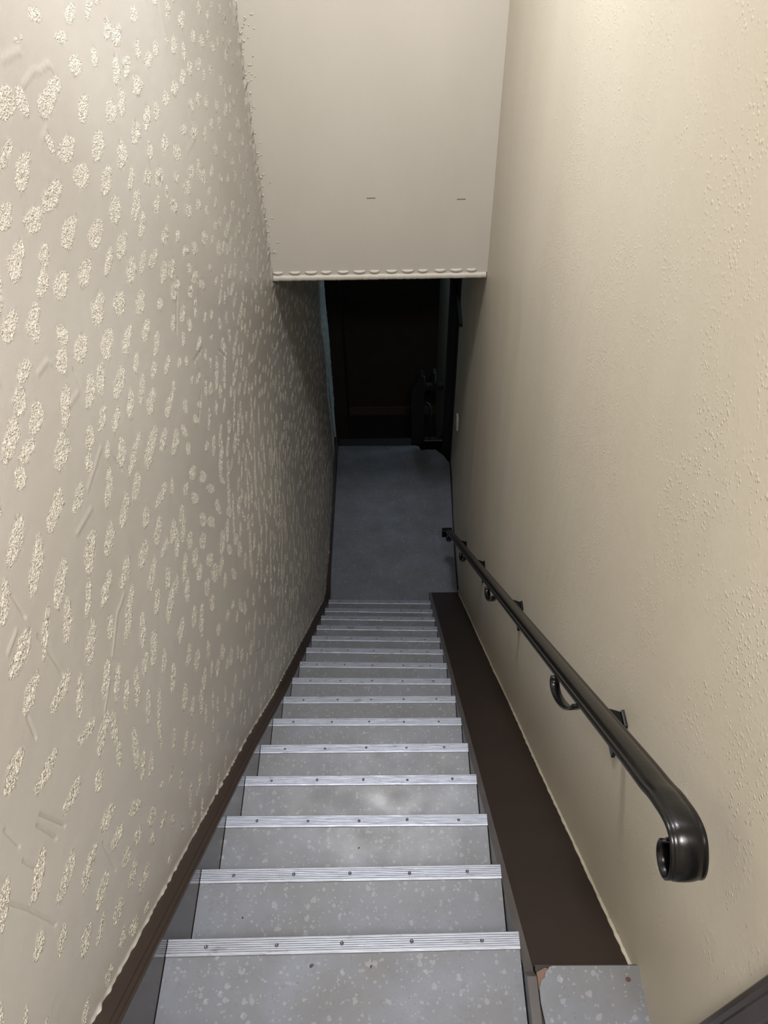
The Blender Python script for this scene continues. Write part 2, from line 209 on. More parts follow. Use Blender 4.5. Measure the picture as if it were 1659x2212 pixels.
# ---------------------------------------------------------------- materials
def m_left_plaster():
    m, t, b = newmat('left_plaster', rough=.42); co = geo(t)
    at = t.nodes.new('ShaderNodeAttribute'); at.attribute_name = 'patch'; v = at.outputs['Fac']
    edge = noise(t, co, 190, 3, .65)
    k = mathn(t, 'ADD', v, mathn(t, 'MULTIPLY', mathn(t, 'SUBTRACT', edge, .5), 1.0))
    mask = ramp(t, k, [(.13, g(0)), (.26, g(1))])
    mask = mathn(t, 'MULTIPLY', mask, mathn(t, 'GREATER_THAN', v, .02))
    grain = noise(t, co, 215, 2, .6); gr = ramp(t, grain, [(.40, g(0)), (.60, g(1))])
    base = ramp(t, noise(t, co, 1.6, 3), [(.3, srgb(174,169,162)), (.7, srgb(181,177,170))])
    col = mixc(t, mathn(t, 'MULTIPLY', mask, mathn(t, 'ADD', mathn(t, 'MULTIPLY', gr, .45), .5)), base, srgb(220,214,201))  # patches coloured lighter, painting in the grazing light their rough grain catches
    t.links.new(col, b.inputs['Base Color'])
    h = mathn(t, 'MULTIPLY', gr, mask)
    n1 = bump(t, b, noise(t, co, 14, 3, .5), .22, .008)
    n2 = bump(t, b, noise(t, co, 420, 1), .12, .0012, n1)
    bump(t, b, h, .95, .0024, n2)
    t.links.new(mathn(t, 'ADD', mathn(t, 'MULTIPLY', mask, .2), .40), b.inputs['Roughness'])
    return m
def m_smooth_wall(name, c0, c1, peel=.2, rough=.5):
    m, t, b = newmat(name, rough=rough); co = geo(t)
    t.links.new(ramp(t, noise(t, scaled(t, co, (1, 1, .45)), 2.2, 3), [(.3, c0), (.7, c1)]), b.inputs['Base Color'])
    n1 = bump(t, b, noise(t, scaled(t, co, (1, 1, .35)), 5, 3), .25, .02)
    vo = t.nodes.new('ShaderNodeTexVoronoi'); vo.inputs['Scale'].default_value = 125; t.links.new(co, vo.inputs['Vector'])
    se = t.nodes.new('ShaderNodeSeparateColor'); t.links.new(vo.outputs['Color'], se.inputs[0])
    dots = ramp(t, mathn(t, 'DIVIDE', vo.outputs['Distance'], mathn(t, 'ADD', mathn(t, 'MULTIPLY', se.outputs[1], .5), .12)), [(.2, g(1)), (1.0, g(0))])
    area_ = ramp(t, noise(t, co, 7, 2), [(.40, g(.15)), (.60, g(1))])
    sp = mathn(t, 'MULTIPLY', mathn(t, 'MULTIPLY', dots, mathn(t, 'GREATER_THAN', se.outputs[0], .3)), area_)
    n2 = bump(t, b, sp, min(1, peel*3), .0015, n1)
    bump(t, b, noise(t, co, 30, 3), .1, .004, n2)
    return m
def m_terrazzo(name='terrazzo', tint=(1,1,1), chips=1.0):
    m, t, b = newmat(name, rough=.42); co = geo(t)
    base = ramp(t, noise(t, co, 5, 4, .6), [(.3, srgb(94,94,95)), (.5, srgb(99,101,107)), (.72, srgb(107,111,122))])
    def chip(scale, col, thr, prev, jit, r):
        vo = t.nodes.new('ShaderNodeTexVoronoi'); vo.inputs['Scale'].default_value = scale; vo.inputs['Randomness'].default_value = 1
        dn = t.nodes.new('ShaderNodeTexNoise'); dn.inputs['Scale'].default_value = scale*1.3; t.links.new(co, dn.inputs['Vector'])
        mx = t.nodes.new('ShaderNodeVectorMath'); mx.operation = 'MULTIPLY_ADD'; t.links.new(dn.outputs['Color'], mx.inputs[0])
        mx.inputs[1].default_value = (1.0/scale,)*3
        ad = t.nodes.new('ShaderNodeVectorMath'); ad.operation = 'ADD'; t.links.new(co, ad.inputs[0]); ad.inputs[1].default_value = jit
        t.links.new(ad.outputs[0], mx.inputs[2]); t.links.new(mx.outputs[0], vo.inputs['Vector'])
        sep = t.nodes.new('ShaderNodeSeparateColor'); t.links.new(vo.outputs['Color'], sep.inputs[0])
        sel = mathn(t, 'GREATER_THAN', sep.outputs[0], thr)
        ins = mathn(t, 'LESS_THAN', vo.outputs['Distance'], mathn(t, 'MULTIPLY', sep.outputs[1], r))
        return mixc(t, mathn(t, 'MULTIPLY', mathn(t, 'MULTIPLY', sel, ins), (.28*chips)), prev, col)
    c = chip(70, srgb(156,157,159), .74, base, (0,0,0), .55)
    c = chip(60, srgb(90,91,98), .74, c, (3,1,2), .50)
    c = chip(130, srgb(148,149,154), .72, c, (7,5,2), .55)
    c = chip(120, srgb(98,99,107), .72, c, (5,9,1), .5)
    pt = ramp(t, noise(t, co, 170, 1), [(.70, g(0)), (.74, g(1))])
    c = mixc(t, mathn(t, 'MULTIPLY', pt, .5), c, srgb(80,80,82))
    t.links.new(c, b.inputs['Base Color'])
    t.links.new(ramp(t, noise(t, co, 9, 3), [(.3, g(.34)), (.7, g(.50))]), b.inputs['Roughness'])
    bump(t, b, noise(t, co, 60, 3), .08, .002)
    return m
def m_paint(name, col, rough=.4, bs=.12, sc=40, var=.12):
    m, t, b = newmat(name, col, rough); co = geo(t)
    d = tuple(c*(1-var) for c in col[:3])+(1,); l = tuple(min(1, c*(1+var)) for c in col[:3])+(1,)
    t.links.new(ramp(t, noise(t, co, 6, 3), [(.3, d), (.7, l)]), b.inputs['Base Color'])
    bump(t, b, noise(t, co, sc, 3), bs, .003); return m
def m_alu():
    m, t, b = newmat('ribbed_aluminium', rough=.42, metal=.65); co = geo(t)
    st = noise(t, scaled(t, co, (3, 90, 90)), 6, 4, .6)
    wear = noise(t, scaled(t, co, (5, 14, 14)), 2.5, 4, .7)
    c = mixc(t, ramp(t, wear, [(.60, g(0)), (.78, g(1))]), ramp(t, st, [(.25, srgb(126,128,137)), (.7, srgb(170,175,186))]), srgb(92,92,96))
    t.links.new(c, b.inputs['Base Color'])
    t.links.new(ramp(t, st, [(.2, g(.56)), (.8, g(.40))]), b.inputs['Roughness'])
    bump(t, b, st, .12, .001); return m

M = {}
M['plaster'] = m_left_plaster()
M['cream'] = m_smooth_wall('cream_wall_paint', srgb(190,182,165), srgb(196,188,172), .18)
M['header'] = m_smooth_wall('header_wall_paint', srgb(186,180,169), srgb(191,185,175), .04)
M['terrazzo'] = m_terrazzo()
M['slab'] = m_terrazzo('slab_terrazzo')
M['brown'] = m_paint('dark_brown_paint', srgb(37,27,22), .5, .10, 60, .10)
M['skirt'] = m_paint('brown_stringer_paint', srgb(44,33,27), .42, .15, 45, .15)
M['string'] = m_paint('grey_stringer_gloss', srgb(60,55,54), .14, .06, 25, .12)
M['black'] = m_paint('black_gloss', srgb(12,11,12), .5, .10, 60, .2)
M['rail'] = m_paint('black_rail_enamel', srgb(11,11,12), .27, .12, 90, .15); M['rail'].node_tree.nodes['Principled BSDF'].inputs['Specular IOR Level'].default_value = .36
M['alu'] = m_alu()
M['screw'] = m_paint('screw_steel', srgb(88,88,92), .4, .1, 60); M['screw'].node_tree.nodes['Principled BSDF'].inputs['Metallic'].default_value = .8
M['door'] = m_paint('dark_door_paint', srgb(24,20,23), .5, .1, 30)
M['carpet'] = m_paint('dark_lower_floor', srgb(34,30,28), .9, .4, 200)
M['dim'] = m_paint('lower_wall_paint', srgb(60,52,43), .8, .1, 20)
M['white'] = m_paint('white_plastic', srgb(214,210,200), .35, .03, 30)
M['ceil'] = m_paint('ceiling_paint', srgb(226,222,214), .8, .05, 20)
M['rust'] = m_paint('rust', srgb(78,50,40), .8, .3, 300)
M['brick'] = m_paint('exposed_red_screed', srgb(112,88,76), .9, .4, 300)

# ---------------------------------------------------------------- left wall
def left_wall():
    rng = np.random.default_rng(7)
    Ys = np.concatenate([[-1.75,-1.2,-.8], np.arange(-.45,1.6,.0032), np.arange(1.6,3.0,.0052), np.arange(3.0,5.86,.0085), [5.86]])
    n = len(Ys)
    hv = np.interp(Ys, [-.45, 0, 1.05, 1.9, 3.36], [.55, 1.35, 2.75, 3.35, 4.45]);
    ht = 2.75-ztop(Ys); hv = np.minimum(hv, ht-.01)
    NR = 430
    tv = np.linspace(0, 1, NR)
    H = np.concatenate([[-.035+0*hv], tv[:,None]*hv[None,:], [ht*.5+hv*.5], [ht]])    # rows x cols
    R = H.shape[0]
    zt = ztop(Ys); Z = zt[None,:] + H; Y = np.repeat(Ys[None,:], R, 0)
    X = xwall(Y, Z)
    # bulges of a hand-floated wall
    for _ in range(26):
        a, b_, ph = rng.uniform(1, 7), rng.uniform(1, 7), rng.uniform(0, 6.3)
        X = X + .0009*np.sin(a*Y*1.3+b_*Z*1.3+ph)*sm(H/.3)
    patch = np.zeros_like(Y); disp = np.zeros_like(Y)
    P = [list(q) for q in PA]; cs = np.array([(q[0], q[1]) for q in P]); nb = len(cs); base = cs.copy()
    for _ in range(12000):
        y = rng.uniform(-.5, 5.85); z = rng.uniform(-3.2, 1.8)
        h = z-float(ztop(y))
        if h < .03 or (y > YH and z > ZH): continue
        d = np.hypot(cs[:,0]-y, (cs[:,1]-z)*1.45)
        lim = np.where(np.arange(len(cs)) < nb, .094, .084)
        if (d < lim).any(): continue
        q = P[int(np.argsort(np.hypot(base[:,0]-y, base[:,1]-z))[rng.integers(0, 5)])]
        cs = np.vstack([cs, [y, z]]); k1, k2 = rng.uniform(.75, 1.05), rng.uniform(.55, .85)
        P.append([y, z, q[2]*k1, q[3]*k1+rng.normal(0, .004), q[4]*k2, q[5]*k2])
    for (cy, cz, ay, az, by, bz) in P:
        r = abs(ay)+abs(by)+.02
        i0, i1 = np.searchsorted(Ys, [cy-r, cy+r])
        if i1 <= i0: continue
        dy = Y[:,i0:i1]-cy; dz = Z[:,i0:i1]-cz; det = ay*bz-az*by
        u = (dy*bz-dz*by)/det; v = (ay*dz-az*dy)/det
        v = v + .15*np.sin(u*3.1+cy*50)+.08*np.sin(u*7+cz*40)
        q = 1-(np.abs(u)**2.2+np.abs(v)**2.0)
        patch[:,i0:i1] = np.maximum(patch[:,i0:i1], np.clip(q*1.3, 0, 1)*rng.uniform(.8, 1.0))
    for ln in LN + [['r' if rng.random() < .4 else 'g', yy, zz, yy+rng.uniform(.04,.16), zz+rng.normal(-.03,.08)] for yy, zz in
                    [(rng.uniform(1.3,5), rng.uniform(-2.6,1.2)) for _ in range(70)] if zz > float(ztop(yy))+.1 and not (yy > YH and zz > ZH)]:
        k = ln[0]; pts = list(zip(ln[1::2], ln[2::2]))
        for j in range(len(pts)-1):
            (ya, za), (yb, zb) = pts[j], pts[j+1]
            i0, i1 = np.searchsorted(Ys, [min(ya,yb)-.02, max(ya,yb)+.02])
            if i1 <= i0: continue
            yy = Y[:,i0:i1]; zz = Z[:,i0:i1]; L2 = (yb-ya)**2+(zb-za)**2+1e-9
            tt = np.clip(((yy-ya)*(yb-ya)+(zz-za)*(zb-za))/L2, 0, 1)
            d = np.hypot(yy-ya-tt*(yb-ya), zz-za-tt*(zb-za))
            if k == 'g': disp[:,i0:i1] = np.minimum(disp[:,i0:i1], -.0036*np.exp(-(d/.0023)**2)*np.clip(1.3-abs(2*np.mean(tt)-1),.4,1))
            else: disp[:,i0:i1] = np.maximum(disp[:,i0:i1], .0017*np.exp(-(d/.0034)**2))
    dY = np.gradient(Ys)[None,:]; dZ = np.abs(np.gradient(Z, axis=0))
    lum = np.clip(patch*3.5+rng.normal(0, .35, Y.shape)*(patch > .01), 0, 1)     # stippled grain standing proud of the float finish
    X = X + lum*rng.normal(0, 1, Y.shape)*.30*np.minimum(dY, np.minimum(dZ, .007)+.0005)
    # rough plaster built up in the corner with the header wall, and ragged bottom lip
    cr = np.exp(-((Y-YH+.01)/.035)**2)*(Y < YH)*(Z > ZH-.02)
    ns = np.zeros_like(Y)
    for _ in range(30):
        a, b_, ph = rng.normal(0, 120), rng.normal(0, 110), rng.uniform(0, 6.3); ns += np.sin(a*Y+b_*Z+ph)
    ns /= 5.5
    X = X + disp + cr*(.006+.006*np.clip(ns, -1, 1.5))
    X = X + .0035*np.exp(-(H/.008)**2)*(1+.6*ns)
    Z[1] += .003*np.clip(ns[1], -1, 1)
    co = np.stack([X, Y, Z], -1).reshape(-1, 3)
    idx = np.arange(R*n).reshape(R, n)
    q = np.stack([idx[:-1,:-1], idx[:-1,1:], idx[1:,1:], idx[1:,:-1]], -1).reshape(-1, 4)
    # drop the piece hidden above the lower soffit
    me = bpy.data.meshes.new('wall_left')
    me.vertices.add(len(co)); me.vertices.foreach_set('co', co.ravel())
    me.loops.add(q.size); me.loops.foreach_set('vertex_index', q.ravel().astype(np.int32))
    me.polygons.add(len(q)); me.polygons.foreach_set('loop_start', np.arange(0, q.size, 4, dtype=np.int32))
    me.polygons.foreach_set('loop_total', np.full(len(q), 4, np.int32))
    me.polygons.foreach_set('use_smooth', np.ones(len(q), bool))
    me.update(calc_edges=True)
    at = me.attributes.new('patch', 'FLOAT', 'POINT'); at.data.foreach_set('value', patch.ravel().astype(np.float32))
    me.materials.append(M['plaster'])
    o = bpy.data.objects.new('wall_left', me); C.objects.link(o)
    tag(o, 'textured grey-cream plaster wall with stippled patches left of the stairs', None, None, 'structure')
    return o
wl = left_wall()
# backing so the left wall is a solid thickness (its far end shows as a corner)
bm = bm_box(-.30, -.1, 5.80, 5.86, ZL-1.5, ZH-.005)
bm_box(-.1, -.088, 5.845, 5.86, ZL-1.5, ZH-.005, bm)
tag(obj('wall_left_end', bm, M['plaster']), None, None, None, 'structure')

# ---------------------------------------------------------------- right wall
_wr = np.random.default_rng(1)
_W = [(.0006, _wr.normal(0, 3.2), _wr.normal(0, 1.2), _wr.uniform(0, 6.3), 0) for _ in range(14)] + [(.00022, _wr.normal(0, 17), _wr.normal(0, 3.0), _wr.uniform(0, 6.3), 1) for _ in range(16)]
def right_surface(Y, Z):                                     # slight waves and long float marks running down the plaster
    X = xright(Y)
    for a, fy, fz, ph, fade in _W: X = X + a*np.sin(fy*Y+fz*Z+ph)*(sm((Y-.6)/1.5) if fade else 1)
    return X
def wall_grid(name, ys, zs, mat):
    Y, Z = np.meshgrid(ys, zs); X = right_surface(Y, Z)
    bm = bmesh.new(); vs = [[bm.verts.new((X[i,j], Y[i,j], Z[i,j])) for j in range(len(ys))] for i in range(len(zs))]
    for i in range(len(zs)-1):
        for j in range(len(ys)-1): bm.faces.new((vs[i][j], vs[i+1][j], vs[i+1][j+1], vs[i][j+1]))
    return obj(name, bm, mat, smooth=True)
wr = wall_grid('wall_right', np.linspace(-.235, 5.13, 240), np.linspace(ZL-.02, 2.75, 120), M['cream'])
tag(wr, 'smooth cream painted wall right of the stairs carrying the handrail', None, None, 'structure')
obj_back = bm_box(XR+.035, XR+.12, -.235, 5.13, ZL-.02, 2.75); 
tag(obj('wall_right_core', obj_back, M['cream']), None, None, None, 'structure')

# ---------------------------------------------------------------- header wall with its scalloped bottom edge
bm = bm_box(-.20, XR+.02, YH, YH+.13, ZH+.028, 2.75)
hd = tag(obj('wall_header', bm, M['header']), 'flat cream bulkhead wall above the dark lower landing', None, None, 'structure')
def lip():
    rng = random.Random(4); bm = bmesh.new(); rings = []
    N = 150
    for i in range(N+1):
        x = -.128 + (XR+.126)*i/N
        j = rng.uniform(-.0012, .0012)
        prof = [(0.002, .028), (-.007+j, .026+j), (-.0115+j, .018), (-.012+j, .004+j), (-.006, -.004+j), (.006, -.005), (.13, -.005), (.13, .028)]
        rings.append([bm.verts.new((x, YH+a, ZH+b)) for a, b in prof])
    for r0, r1 in zip(rings, rings[1:]):
        for k in range(8): bm.faces.new((r0[k], r0[(k+1) % 8], r1[(k+1) % 8], r1[k]))
    bm.faces.new(rings[0]); bm.faces.new(rings[-1][::-1])
    return bm
tr = tag(obj('trim_1', lip(), M['header'], smooth=True), 'rough white plaster lip along the bottom edge of the bulkhead', None, None, 'structure')
for i in range(13):                                        # the row of raised scallops above the lip
    cx = -.083 + i*.0877 + (.002 if i % 3 else -.003); w2 = .032+.003*((i*7) % 3-1)
    bm = bmesh.new(); bmesh.ops.create_uvsphere(bm, u_segments=14, v_segments=8, radius=1)
    for v in bm.verts:
        x, y, z = v.co
        v.co = (cx + x*w2, YH - .001 + y*.0085, ZH + .041 + z*.0095 + (x*x)*.006)
    obj('scallop', bm, M['header'], tr, True)
for x0, x1, z in ((.411,.456,.1525), (.868,.912,.1385)):   # two small filled screw slots
    bm = bm_box(x0, x1, YH-.0012, YH+.002, z-.0028, z+.0028); bev(bm, .001, 1)
    obj('filled_slot', bm, m_paint('slot_filler', srgb(120,108,92), .8, .3, 200), hd)
bm = bmesh.new(); rr = random.Random(8)
for i in range(95):                                        # crumbs of plaster squeezed onto the header beside the corner
    z = rr.uniform(ZH+.03, 1.15); d = abs(rr.gauss(0, .028)); x = -.125 + d; r = rr.uniform(.0016, .0058)
    mt = Matrix.Translation((x, YH-.0005, z)) @ Matrix.Rotation(rr.uniform(0, 3), 4, 'Y') @ Matrix.Diagonal((r*rr.uniform(1,2.4), .0022, r, 1))
    bmesh.ops.create_icosphere(bm, subdivisions=1, radius=1, matrix=mt)
o = obj('plaster_crumbs', bm, M['header'], hd, True); o['kind'] = 'stuff'

# ---------------------------------------------------------------- staircase
NY = [(-.003,.010),(.223,.231),(.453,.454),(.679,.679),(.903,.903),(1.131,1.127),(1.359,1.355),(1.591,1.577),(1.821,1.802),(2.053,2.03),
      (2.281,2.258),(2.51,2.489),(2.742,2.719),(2.966,2.942),(3.202,3.182)]
FR = .0165                                                   # the strip's front edge past its centre line
stair = tag(empty('staircase', (.4, 1.6, ZL)), 'steep flight of grey terrazzo steps with ribbed metal nosings going down', 'staircase')
X0, X1 = .0005, .8035
def yf(i, x):
    a, b = NY[i] if i >= 0 else (-.228, -.22)
    return a+(b-a)*(x-X0)/(X1-X0) + FR
def bm_step(i):
    z = -i*RISE; bm = bmesh.new()
    zb = z-RISE-.03
    pb = [(X0, yf(i-1, X0)+.0008), (X1, yf(i-1, X1)+.0008)]; pf = [(X1, yf(i, X1)-.006), (X0, yf(i, X0)-.006)]
    top = [bm.verts.new((x, y, z-.0015)) for x, y in pb+pf]; bot = [bm.verts.new((x, y, zb)) for x, y in pb+pf]
    for k in range(4): bm.faces.new((top[k], top[(k+1) % 4], bot[(k+1) % 4], bot[k]))
    bm.faces.new(top); bm.faces.new(bot[::-1])
    return bm
NP = [(-.0185,-.001),(-.0185,.0008),(-.0165,.0016)]
for k in range(6):
    c = -.0118+k*.0046
    NP += [(c-.0016,.0016),(c-.0011,-.0006),(c+.0009,-.0006),(c+.0014,.0016)]
NP += [(.0145,.0016),(.0170,.0006),(.0182,-.002),(.0184,-.017),(.0160,-.017),(.0155,-.0035),(-.0165,-.003)]
def bm_nosing(i):
    bm = bmesh.new(); z = -i*RISE
    r0 = [bm.verts.new((X0-.0003, yf(i, X0)-FR+a, z+b)) for a, b in NP]; r1 = [bm.verts.new((X1+.0015, yf(i, X1)-FR+a, z+b)) for a, b in NP]
    n = len(NP)
    for k in range(n): bm.faces.new((r0[k], r0[(k+1) % n], r1[(k+1) % n], r1[k]))
    bm.faces.new(r0); bm.faces.new(r1[::-1]); return bm
def screw_mesh():
    bm = bmesh.new(); n = 12; prof = [(.0046, 0), (.0042, .0009), (.0028, .0016), (.0012, .0011), (0.0004, .0007)]; rings = []
    for r, h in prof: rings.append([bm.verts.new((r*math.cos(2*PI*k/n), r*math.sin(2*PI*k/n), h)) for k in range(n)])
    for a, b in zip(rings, rings[1:]):
        for k in range(n): bm.faces.new((a[k], a[(k+1) % n], b[(k+1) % n], b[k]))
    bm.faces.new(rings[-1]); bm.faces.new(rings[0][::-1])
    me = bpy.data.meshes.new('screw'); bm.to_mesh(me); bm.free(); me.materials.append(M['screw']); return me
SM = screw_mesh(); rs = random.Random(3)
for i in range(15):
    st = obj('step', bm_step(i), M['terrazzo'], stair)
    obj('nosing_strip', bm_nosing(i), M['alu'], st)
    for f in (.115, .31, .505, .70, .89):
        x = X0+(X1-X0)*(f+rs.uniform(-.008, .008))
        o = bpy.data.objects.new('screw', SM); C.objects.link(o); o.parent = st
        o.location = Vector((x, yf(i, x)-FR+rs.uniform(-.002,.002), -i*RISE+.0012)) - Vector(parent_world(st)); o.rotation_euler = (0, 0, rs.uniform(0, 3))
# closed string on the left: glossy grey face and brown cap
def left_string():
    bm = bmesh.new(); ys = np.linspace(-.45, 3.42, 60)
    zc = ztop(ys); lo = np.interp(ys, [-.5, 1, 2.46, 2.97, 3.4], [.008, .012, .028, .024, .03])
    a = [bm.verts.new((-.0012, y, z-l)) for y, z, l in zip(ys, zc, lo)]; b = [bm.verts.new((-.0012, y, max(z-.62, ZL-.05))) for y, z in zip(ys, zc)]
    for k in range(len(ys)-1): bm.faces.new((a[k], a[k+1], b[k+1], b[k]))
    return bm
tag(obj('stringer', left_string(), M['string'], stair, True), 'glossy grey side board left of the steps')
def right_string():
    z = lambda y: -.040 - .9345*y
    poly = [(-.28, .055), (-.075, .055), (-.058, z(-.058)+.006), (3.42, z(3.42)+.006), (3.42, ZL-.02), (3.2, ZL-.02), (-.28, -.75)]
    bm = bmesh.new()
    v0 = [bm.verts.new((.806, *q)) for q in poly]; v1 = [bm.verts.new((.826, *q)) for q in poly]; n = len(poly)
    for k in range(n): bm.faces.new((v0[k], v0[(k+1) % n], v1[(k+1) % n], v1[k]))
    f0 = bm.faces.new(v0); f1 = bm.faces.new(v1[::-1]); return bm
M['string_right'] = m_paint('grey_right_stringer', srgb(78,74,74), .3, .06, 25, .12)
tag(obj('stringer', right_string(), M['string_right'], stair), 'narrow grey side board right of the steps')

# brown skirting cap on the left, stair slope running into the landing
def skirting():
    bm = bmesh.new(); rings = []; ys = np.concatenate([np.linspace(-.45, 2.6, 50), np.linspace(2.65, 4.2, 50), np.linspace(4.3, 5.25, 8)])
    for y in ys:
        zt = float(ztop(y)); lo = float(np.interp(y, [-.5, 1, 2.46, 2.97, 3.3, 3.6], [.008, .012, .028, .024, .02, .012]))
        xo = float(np.interp(y, [3.2, 3.7], [-.001, -.013])); xw_ = float(xwall(y, zt))
        zb = zt-.05 if y < 3.25 else max(ZL, zt-.05-(y-3.25)*1.2)
        if y > 3.35: zb = ZL
        prof = [(xw_-.03, zt+.002), (xw_+.012, zt+.001), (xo-.018, zt-lo*.35), (xo-.0165, zt-lo*.35-.003), (xo-.006, zt-lo*.7), (xo-.0045, zt-lo*.7-.003), (xo, zt-lo-.001), (xo, zt-lo-.010), (xo-.003, zb), (xw_-.03, zb)]
        rings.append([bm.verts.new((a, y, b)) for a, b in prof])
    n = len(rings[0])
    for r0, r1 in zip(rings, rings[1:]):
        for k in range(n): bm.faces.new((r0[k], r0[(k+1) % n], r1[(k+1) % n], r1[k]))
    bm.faces.new(rings[0]); bm.faces.new(rings[-1][::-1]); return bm
tag(obj('baseboard_left', skirting(), M['skirt']), 'dark brown skirting following the stair slope under the textured wall', None, None, 'structure')

# boxed ledge between the steps and the right wall
zl_ = lambda y: -.040 - .9345*y
poly = [(-.050, zl_(-.050)), (3.42, zl_(3.42)), (3.44, ZL+.001), (2.9, ZL+.001), (-.050, -.62)]
bm = bm_prism(poly, 'x', .8262, XR-.0068)
ledge = tag(obj('boxed_ledge', bm, M['brown']), 'dark brown boxed ledge sloping down between the steps and cream wall', 'ledge')
# terrazzo slab at its head, with a broken corner
sl = [(.842,-.235),(1.049,-.235),(1.0495,-.0555),(.862,-.0555),(.855,-.0575),(.852,-.0635),(.846,-.066),(.843,-.078),(.835,-.083),(.829,-.10),(.8285,-.125)]
bm = bm_prism([(.828,-.235),(1.049,-.235),(1.049,-.051),(.828,-.051)], 'z', -.62, .040)
pl = tag(obj('plinth', bm, M['string']), 'small block at the head of the brown ledge topped with grey terrazzo', 'plinth')
obj('plinth_facing', bm_box(.8265,1.0492,-.0512,-.0498,-.3,.038), M['brown'], pl)
obj('exposed_screed', bm_prism([(.8285,-.098),(.8285,-.066),(.846,-.058),(.860,-.060),(.850,-.085),(.838,-.11)], 'z', .0402, .049), M['brick'], pl)
bm = bm_prism(sl, 'z', .0405, .056); o = obj('slab', bm, M['slab'], pl); o['label'] = 'pale grey terrazzo slab with a chipped corner'
bm = bmesh.new(); bmesh.ops.create_icosphere(bm, subdivisions=2, radius=1, matrix=Matrix.Translation((1.021,-.082,.0558)) @ Matrix.Diagonal((.006,.005,.0012,1)))
obj('rust_spot', bm, M['rust'], pl, True)

# landing floor with its broken far edge
fl = [(-.03, 3.0), (XR+.03, 3.0), (XR+.04, 4.99), (1.064, 5.00), (1.045, 5.03), (1.02, 5.09), (.975, 5.145), (.937, 5.185), (.90, 5.182), (.86, 5.188), (.80, 5.178), (.79, 5.20), (.775, 5.235), (.74, 5.25), (.6, 5.246), (-.03, 5.255)]
bm = bm_prism(fl, 'z', ZL-.045, ZL)
tag(obj('floor', bm, M['terrazzo']), 'grey terrazzo lower landing floor with a broken far edge', None, None, 'structure')
tag(obj('baseboard_right', bm_prism([(XR-.008,3.46),(XR-.008,3.9),(XR+.004,4.4),(XR+.014,4.9),(XR+.03,4.9),(XR+.03,3.46)], 'z', ZL+.0005, ZL+.055), M['black']), 'thin black skirting under the cream wall', None, None, 'structure')
# upper landing
tag(obj('floor_upper', bm_box(-.3, 2.2, -1.9, -.2282, RISE-.12, RISE), M['terrazzo']), None, None, None, 'structure')
tag(obj('riser_upper', bm_box(-.06, XR+.02, -.2284, -.2150, -.05, RISE-.002), M['terrazzo']), None, None, None, 'structure')
tag(obj('wall_back', bm_box(-.3, 2.2, -1.9, -1.8, RISE, 2.75), M['cream']), None, None, None, 'structure')
tag(obj('wall_right_landing', bm_box(XR+.02, XR+.12, -1.8, -.335, RISE, 2.75), M['cream']), None, None, None, 'structure')
tag(obj('ceiling', bm_box(-.4, 2.2, -1.9, YH+.13, 2.75, 2.85), M['ceil']), None, None, None, 'structure')
# moulded casing at the head of the stairs
def casing():
    pr = [(-.235,0),(-.235,.012),(-.240,.019),(-.249,.023),(-.256,.021),(-.262,.026),(-.285,.028),(-.290,.024),(-.296,.024),(-.300,.031),(-.330,.034),(-.338,.030),(-.338,0)]
    bm = bmesh.new()
    a = [bm.verts.new((XR+.004-x, y+.015, RISE)) for y, x in pr]; b = [bm.verts.new((XR+.004-x, y+.015, 2.5)) for y, x in pr]; n = len(pr)
    for k in range(n): bm.faces.new((a[k], a[(k+1) % n], b[(k+1) % n], b[k]))
    bm.faces.new(a); bm.faces.new(b[::-1]); return bm
tag(obj('trim_2', casing(), m_paint('casing_brown_gloss', srgb(56,48,46), .34, .1, 40)), 'dark brown moulded upright casing at the bottom right edge', None, None, 'structure')

# lumpy paint line where the cream wall meets the brown ledge
bm = bmesh.new(); rings = []; rr = random.Random(9)
for i in range(240):
    y = -.05+3.42*i/239; z = zl_(y); t_ = rr.uniform(.0062, .0092)
    xe = float(right_surface(y, z))-.0011
    rings.append([bm.verts.new(p) for p in ((xe, y, z-.002), (xe-t_, y, z-.002), (xe-t_*.8, y, z+.003), (xe, y, z+t_*1.1))])
for r0, r1 in zip(rings, rings[1:]):
    for k in range(4): bm.faces.new((r0[k], r0[(k+1) % 4], r1[(k+1) % 4], r1[k]))
o = obj('caulk_line', bm, M['cream'], ledge, True); o['label'] = 'ragged cream paint line along the wall side'

# ---------------------------------------------------------------- handrail
HR = .785                                                    # underside of the moulded cap above the slope line
hrail = tag(empty('handrail', (.95, 1.7, -1.7*S)), 'black iron handrail with a scrolled end fixed to the cream wall', 'handrail')
XA, XB = .925, .981
def rail():
    # centre line of the top surface in the YZ plane, from the lower end up, then curling down and under
    pts = [(3.62, .795-3.62*S), (3.0, .795-3.0*S), (2.0, .795-2.0*S), (1.0, .796-1.0*S), (.5, .797-.5*S), (.25, .798-.25*S), (.12, .798-.12*S), (.06, .796-.06*S)]
    pts = [p for p in pts if p[0] > .055] + [(.03, .7695), (.005, .7905), (-.014, .8055), (-.035, .8178), (-.055, .8225), (-.073, .8175), (-.090, .8030), (-.1015, .7850), (-.1050, .7660),
        (-.1000, .7475), (-.0880, .7370), (-.0700, .7345), (-.0540, .7420), (-.0450, .7560), (-.0440, .7720), (-.0520, .7850)]
    # smooth join
    P = [Vector((0, a, b)) for a, b in pts]
    # resample with Catmull-Rom
    out = []
    for i in range(len(P)-1):
        p0, p1, p2, p3 = P[max(i-1,0)], P[i], P[i+1], P[min(i+2, len(P)-1)]
        nseg = 4
        for s in range(nseg):
            u = s/nseg
            out.append(.5*((2*p1)+(p2-p0)*u+(2*p0-5*p1+4*p2-p3)*u*u+(3*p1-p0-3*p2+p3)*u**3))
    out.append(P[-1]); return out
RP = rail()
